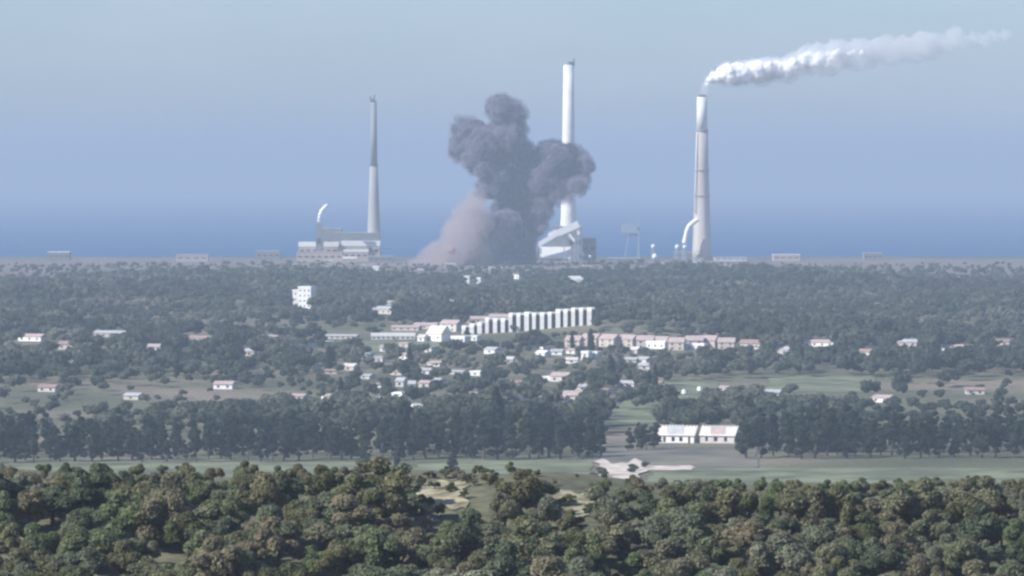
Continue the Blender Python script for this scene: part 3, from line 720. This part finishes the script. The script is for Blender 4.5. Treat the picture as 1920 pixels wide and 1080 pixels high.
# coal warehouse with inclined conveyor gallery
xa, _, _ = at(980, 485, 5900); xb, _, _ = at(1070, 485, 5900); kk = 5900 / FPX
x0 = (xa + xb) / 2; g0 = h(x0, 5900); o = thing('warehouse', 'white warehouse with a slanting left end under the conveyor', 'warehouse', (x0, 5900, g0))
W = xb - xa; zt = CAMZ - (463 - HY) * kk - g0; z1 = CAMZ - (484 - HY) * kk - g0
MB().add([(-W / 2, 0, -2), (W / 2, 0, -2), (W / 2, 40, -2), (-W / 2, 40, -2), (-W / 2, 0, z1), (W / 2, 0, z1), (W / 2, 40, z1), (-W / 2, 40, z1)],
         [(0, 3, 2, 1), (4, 5, 6, 7), (0, 1, 5, 4), (1, 2, 6, 5), (2, 3, 7, 6), (3, 0, 4, 7)]).build('plinth', M['plantpink'], o)
MB().add([(-W / 2, -.4, z1), (W / 2, -.4, z1), (W / 2, 40, z1), (-W / 2, 40, z1), (-W / 2 + 18, 6, zt), (W / 2, 6, zt), (W / 2, 34, zt), (-W / 2 + 18, 34, zt)],
         [(0, 3, 2, 1), (4, 5, 6, 7), (0, 1, 5, 4), (1, 2, 6, 5), (2, 3, 7, 6), (3, 0, 4, 7)]).build('roof', M['whiteroof'], o)
zc = CAMZ - (446 - HY) * kk - g0
MB().add([(-2, 12, zt), (W / 2 - 3, 12, zt), (W / 2 - 3, 30, zt), (-2, 30, zt), (10, 12, zc), (W / 2 - 6, 12, zc), (W / 2 - 6, 30, zc), (10, 30, zc)],
         [(0, 3, 2, 1), (4, 5, 6, 7), (0, 1, 5, 4), (1, 2, 6, 5), (2, 3, 7, 6), (3, 0, 4, 7)]).build('headhouse', M['plantgrey'], o)
for i in range(6):
    xx = -W / 2 + W * (i + .5) / 6
    MB().box(xx - 2, xx + 2, -.2, .1, z1 * .25, z1 * .7).build('door', M['glass'], o)
o = thing('conveyor', 'white inclined conveyor gallery climbing to the right over the warehouse', 'conveyor', (x0, 5890, g0))
def cp(px, py): a = at(px, py, 5890); return (a[0] - x0, 0, a[2] - g0)
MB().bar(cp(991, 470), cp(1046, 437), 5, 6).build('lower_gallery', M['sheet'], o)
MB().bar(cp(1046, 437), cp(1085, 420), 6, 9).build('upper_gallery', M['sheet'], o)
MB().bar(cp(1028, 441), cp(1044, 433), 4, 5).build('transfer_house', M['sheet'], o)
MB().bar(cp(1082, 419), cp(1085, 440), 3.4).build('drop_chute', M['sheet'], o)
MB().bar(cp(1066, 438), cp(1077, 452), 3.6).build('side_gallery', M['sheet'], o)
for q in [(1084, 440), (1077, 452), (1058, 434), (1010, 460)]:
    a = cp(*q); MB().bar((a[0], 0, -2), (a[0], 0, a[2]), 1.4).build('trestle', M['bluesteel'], o)
m = MB().lathe([(1, -2), (1, 1)], 12); 
xa = at(990, 474, 5888)
block(986, 997, 468, 485, 5888, 8, 'small white tower at the foot of the conveyor gallery', 'white', roofm='whiteroof', nwin=1)

block(1036, 1092, 424, 490, 5960, 26, 'tall brown-grey boiler house behind the conveyor', 'plantgrey', nwin=4)
block(1092, 1118, 446, 490, 5980, 20, 'dim grey building right of the conveyor', 'plantgrey', nwin=2)
_q = random.Random(12)
for k, px in enumerate(sorted(_q.uniform(560, 1370) for _ in range(30))):
    d_ = _q.uniform(4950, 5850); hh_ = _q.uniform(3, 7) * FPX / d_; yb = HY + (CAMZ - 1.0) / d_ * FPX
    block(px, px + _q.uniform(8, 26), yb - hh_, yb, d_, 9, 'low hut or store on the flat ground before the power station, %s from the left' % nth(k), _q.choice(['offwhite', 'plantpink', 'plantgrey', 'offwhite']), name='hut', cat='hut', roofm=_q.choice(['greyroof', 'whiteroof', 'plantpink']), nwin=2, group='huts on the flat ground before the power station')
# harbour crane
xc, _, _ = at(1197, 480, 6250); g0 = h(xc, 6250); kc = 6250 / FPX
def zc_(py): return CAMZ - (py - HY) * kc - g0
o = thing('harbour_crane', 'faint blue-grey harbour crane on the shore, between smoke and right chimney', 'crane', (xc, 6250, g0))
for sy in (-6, 6): MB().bar((0, sy, -1), (0, sy, zc_(432)), 2.4).build('leg', M['bluesteel'], o)
for sy in (-6, 6): MB().bar((-19, sy, -1), (-14, sy, zc_(440)), 1.3).build('leg', M['bluesteel'], o)
MB().bar((0, 0, zc_(434)), (1.5, 0, zc_(408)), 2.6).build('mast', M['bluesteel'], o)
MB().box(-24, -1.4, -5, 5, zc_(436), zc_(424)).build('machine_house', M['bluesteel'], o)
MB().bar((-26, 0, zc_(423.4)), (4, 0, zc_(421)), 2).build('boom', M['bluesteel'], o)
MB().bar((1.2, 0, zc_(409)), (-22, 0, zc_(422)), .8).build('stay', M['bluesteel'], o)
MB().bar((-14, 0, zc_(440)), (0, 0, zc_(440)), 1.5).build('cross_beam', M['bluesteel'], o)

# ------------------------------------------------------------------ woodland (uncountable masses between and behind)
def blocked(px, py, hpx):
    for a, b_, yb in HOUSES:
        if a < px < b_ and yb - 2 < py < yb + hpx * 0.55 + 2: return True
    return False
FIELDS = [(780, 1110, 862, 960), (-60, 760, 868, 960), (1112, 1420, 832, 960), (1215, 1980, 862, 960), (1245, 1340, 716, 764), (660, 820, 642, 668), (1128, 1235, 775, 860), (1000, 1090, 700, 722), (640, 720, 700, 716), (1440, 1640, 710, 744)]
def wood(name, label, d0, d1, step, hh, nl, leaf, seed, dens=1.0, gapscale=.004, gap=0.38, mat='wood'):
    rng = np.random.default_rng(seed); P = []
    base = []
    for q in range(10):
        lobes = [(0, 0, .62, .30)] + [(.28 * math.cos(a), .28 * math.sin(a), .42 + .3 * rng.random(), .18 + .1 * rng.random()) for a in rng.random(5) * 6.28]
        base.append(leaf_cloud(rng, lobes, nl, leaf, .9, .8 if nl > 60 else .72))
    y = d0
    while y < d1:
        half = 1060 / FPX * y
        x = -half
        while x < half:
            xx = x + rng.uniform(-.5, .5) * step; yy = y + rng.uniform(-.5, .5) * step * 1.3
            x += step
            n = math.sin(xx * gapscale * 2.1 + 1.3 * math.sin(yy * gapscale)) * math.sin(yy * gapscale * 1.7 + 2 * math.sin(xx * gapscale * .8)) 
            if rng.random() > dens * (1.0 if n > -gap else .25): continue
            z = h(xx, yy); px, py = ppx(xx, yy, z)
            s = hh * rng.uniform(.5, 1.25) * (1 + .35 * math.sin(xx * .013 + 2 * math.sin(yy * .004))) * (1.15 if n > .3 else 1)
            hp = s * FPX / yy
            if blocked(px, py, hp): 
                if rng.random() < .8: continue
                s *= .3
            if any(a < px < b_ and c < py < e_ for a, b_, c, e_ in FIELDS): continue
            P.append((xx, yy, z, s))
        y += step * 1.35
    vs = []; fs = []; off = 0
    for (xx, yy, z, s) in P:
        V, F = base[rng.integers(10)]; a = rng.random() * 6.28; c, s_ = math.cos(a), math.sin(a); wd = s * rng.uniform(.9, 1.25)
        vs.append(np.stack([(V[:, 0] * c - V[:, 1] * s_) * wd + xx, (V[:, 0] * s_ + V[:, 1] * c) * wd + yy, V[:, 2] * s + z], -1))
        fs.append(F + off); off += len(V)
    me = nparray_mesh(name, np.concatenate(vs), np.concatenate(fs), M[mat])
    o = bpy.data.objects.new(name, me); C.objects.link(o); tag(o, label, 'woodland', kind='stuff')
    print(name, len(P), off)
wood('village_woodland', 'blue-hazed trees filling the gaps between the village houses', 1960, 3200, 12.5, 9.5, 190, .055, 1, dens=.8)
wood('forest', 'continuous dark hazy forest between the village and the power station', 3215, 4640, 13.5, 11, 70, .10, 2, dens=.95, gap=.8)
wood('coastal_scrub', 'scattered low bushes on the flat ground in front of the power station', 4660, 5600, 17, 4.6, 50, .12, 6, dens=.5)
wood('hillside_scrub', 'low scrub on the valley side behind the foreground crest', 640, 1350, 13, 5, 120, .07, 3, dens=.5)

# ------------------------------------------------------------------ smoke, dust and steam
def volmat(name, col, dens, aniso=0.0):
    m = bpy.data.materials.new(name); m.use_nodes = True; t = m.node_tree; t.nodes.clear()
    out = t.nodes.new('ShaderNodeOutputMaterial'); v = t.nodes.new('ShaderNodeVolumePrincipled')
    v.inputs['Color'].default_value = tuple(col) + (1,); v.inputs['Density'].default_value = dens; v.inputs['Anisotropy'].default_value = aniso
    t.links.new(v.outputs[0], out.inputs['Volume']); return m
def ico(sub):
    import bmesh
    bm = bmesh.new(); bmesh.ops.create_icosphere(bm, subdivisions=sub, radius=1.0)
    V = np.array([v.co[:] for v in bm.verts]); F = np.array([[v.index for v in f.verts] for f in bm.faces]); bm.free(); return V, F
IV, IF = ico(3)
_tex = {}
def cloudtex(sz):
    if sz not in _tex:
        tx = bpy.data.textures.new('billow', 'CLOUDS'); tx.noise_scale = sz; tx.noise_depth = 2; tx.noise_basis = 'ORIGINAL_PERLIN'; _tex[sz] = tx
    return _tex[sz]
def billow(name, lobes, grow, mat, parent, voxel, disp, seed=0, smooth=True):
    """lobes (x, y, z, r) in metres merged into one lumpy closed surface"""
    rng = np.random.default_rng(seed)
    vs = []; fs = []; off = 0
    for lx, ly, lz, r_ in lobes:
        n = IV * (r_ + grow) ; vs.append(n + np.array([lx, ly, lz])); fs.append(IF + off); off += len(IV)
    me = nparray_mesh('tmp', np.concatenate(vs), np.concatenate(fs), mat)
    ob = bpy.data.objects.new(name, me); C.objects.link(ob)
    md = ob.modifiers.new('r', 'REMESH'); md.mode = 'VOXEL'; md.voxel_size = voxel
    for i, (sz, st) in enumerate(disp):
        dm = ob.modifiers.new('d%d' % i, 'DISPLACE'); dm.texture = cloudtex(sz); dm.strength = st; dm.mid_level = 0.5; dm.texture_coords = 'LOCAL'
    dg = bpy.context.evaluated_depsgraph_get(); ev = ob.evaluated_get(dg)
    nm = bpy.data.meshes.new_from_object(ev); ob.modifiers.clear(); ob.data = nm; nm.name = name
    nm.materials.clear(); nm.materials.append(mat)
    if smooth: nm.polygons.foreach_set('use_smooth', [True] * len(nm.polygons))
    if parent: ob.parent = parent
    return ob
SMD = 5600.0; sk = SMD / FPX
def lobes_px(L, d=SMD, seed=3, x0=0, z0=0, jit=.4):
    rng = np.random.default_rng(seed); out = []; k = d / FPX
    for px, py, r_ in L:
        x, y, z = at(px, py, d); out.append((x - x0, rng.uniform(-jit, jit) * 75, z - z0, r_ * k))
    return out
sx0, _, _ = at(945, 505, SMD); sz0 = h(sx0, SMD)
L = [(950, 205, 30), (928, 203, 22), (972, 212, 22), (950, 232, 20), (943, 192, 18),
     (880, 252, 36), (868, 276, 30), (905, 272, 34), (858, 260, 22), (884, 300, 22), (872, 238, 22),
     (950, 268, 36), (930, 298, 30), (975, 285, 32),
     (1058, 303, 42), (1080, 312, 33), (1035, 298, 36), (1005, 305, 34), (1062, 340, 28), (1098, 312, 18), (1082, 345, 20), (1040, 338, 36), (905, 450, 28), (897, 482, 28), (905, 420, 24), (893, 398, 14), (1010, 430, 22), (885, 318, 13), (908, 322, 20), (960, 240, 26), (935, 245, 26), (955, 256, 30), (978, 240, 16), (900, 505, 26), (1052, 362, 24), (892, 366, 13), (1020, 330, 34), (990, 300, 30), (915, 262, 26),
     (925, 338, 34), (905, 358, 20), (960, 350, 42), (1005, 358, 40), (1030, 370, 24), (1012, 392, 26),
     (955, 398, 40), (985, 405, 36), (945, 435, 42), (980, 440, 34), (935, 470, 44), (975, 472, 36), (925, 500, 44), (970, 500, 40)]
sroot = thing('smoke_plume', 'big dark billowing smoke plume rising from the power station', 'smoke', (sx0, SMD, sz0))
lb = lobes_px(L, x0=sx0, z0=sz0)
sm_core = plain('sooty_smoke', (0.062, 0.056, 0.088), rough=1.0, var=0.25, scale=0.02, spec=0.0)
billow('smoke_core', lb, -4.5, sm_core, sroot, 1.6, [(24, 22), (10, 12), (4.5, 6), (2, 2.5)])
billow('smoke_fringe', lb, 0.0, volmat('smoke_fringe_vapour', (0.36, 0.345, 0.44), 0.10), sroot, 1.6, [(24, 22), (10, 13), (4.5, 8), (2, 3.5)])
# brownish dust at the foot
dx0, _, _ = at(850, 505, SMD - 60); droot = thing('dust_cloud', 'pinkish brown dust cloud at the left foot of the dark smoke', 'dust cloud', (dx0, SMD - 60, sz0))
_r = random.Random(31); Ld = [(848, 470, 26), (838, 496, 30), (868, 440, 22), (880, 480, 32), (885, 505, 28), (806, 490, 18), (792, 505, 13), (720, 515, 9), (750, 514, 11), (775, 512, 13)]
for _k in range(34):
    _u = _r.random() ** .8; Ld.append((818 + 92 * (1 - _u) * .95 + _r.uniform(-26, 30) * (.5 + _u * .7), 378 + 127 * _u, _r.uniform(8, 19)))
ld = lobes_px(Ld, SMD - 60, 8, dx0, sz0)
dcore = plain('dust_core', (0.36, 0.30, 0.30), rough=1.0, var=0.2, scale=0.02, spec=0.0)
billow('dust_core', [q for q in ld if q[3] > 14], -12, dcore, droot, 2.2, [(20, 16), (7, 9), (3, 3)])
billow('dust_fringe', ld, 8.0, volmat('dust_vapour', (0.66, 0.56, 0.56), 0.028), droot, 2.6, [(20, 20), (8, 13), (3.5, 6)])
# steam from the right chimney, drifting right
tx0, _, _ = at(1318, 172, 5990); troot = thing('steam_plume', 'white steam plume streaming right from the right-hand chimney', 'steam', (tx0, 5990, zpx(176)))
_r = random.Random(77); Ls = [(1320, 170, 4), (1322, 164, 5), (1326, 158, 7), (1332, 151, 9), (1340, 146, 11), (1349, 144, 14)]
_x = 1356
while _x < 1900:
    _t = (_x - 1356) / 544
    Ls.append((_x + _r.uniform(-4, 4), 143 - 84 * _t + _r.uniform(-5, 5) * (1 + _t), (20 + 9 * _t) * _r.uniform(.75, 1.15) * (1 if _t < .55 else max(.25, 1 - (_t - .55) * 1.9)))); _x += 7 + 4 * _t
lt = [(a, b_ * .25, c, d_) for a, b_, c, d_ in lobes_px(Ls, 5990, 4, tx0, zpx(176))]
stm = plain('steam_core', (0.93, 0.94, 0.95), rough=1.0, var=0.03, scale=0.03, spec=0.0)
billow('steam_core', [(a, b_, c, d_ * (1 - (i / 46) ** 2)) for i, (a, b_, c, d_) in enumerate(lt[:46]) if d_ * (1 - (i / 46) ** 2) > 3.6], -1.2, stm, troot, 1.5, [(14, 11), (5, 4)])
billow('steam_fringe', lt, 2.5, volmat('steam_vapour', (0.98, 0.98, 0.99), 0.035), troot, 1.8, [(14, 16), (5, 9), (2.5, 3)])
# small curved wisp over the left halls
wx0, _, _ = at(598, 416, 5900)
wroot = thing('steam_wisp', 'thin white curved wisp of steam above the left halls', 'steam', (wx0, 5900, zpx(420)))
Lw = [(598, 414, 2.6), (599, 408, 3.2), (600.5, 402, 3.8), (603, 396, 4), (606, 391, 3.8), (610, 387, 3.4), (613, 385, 2.6)]
lw = [(a, b_ * .1, c, d_) for a, b_, c, d_ in lobes_px(Lw, 5900, 6, wx0, zpx(420))]
billow('steam_core', lw, 0, stm, wroot, .7, [(4, 1.2)])
block(592, 604, 418, 490, 5895, 8, 'slim grey vent stack under the thin steam wisp', 'plantgrey', roofm='greyroof', nwin=1, name='vent_stack', cat='vent stack')

# ------------------------------------------------------------------ haze
hz = volmat('haze', (0.43, 0.53, 0.655), HAZE_K, 0.0)
tag(MB().box(-30000, 30000, -7000, 37000, -28, 330).build('haze', hz), kind='stuff')
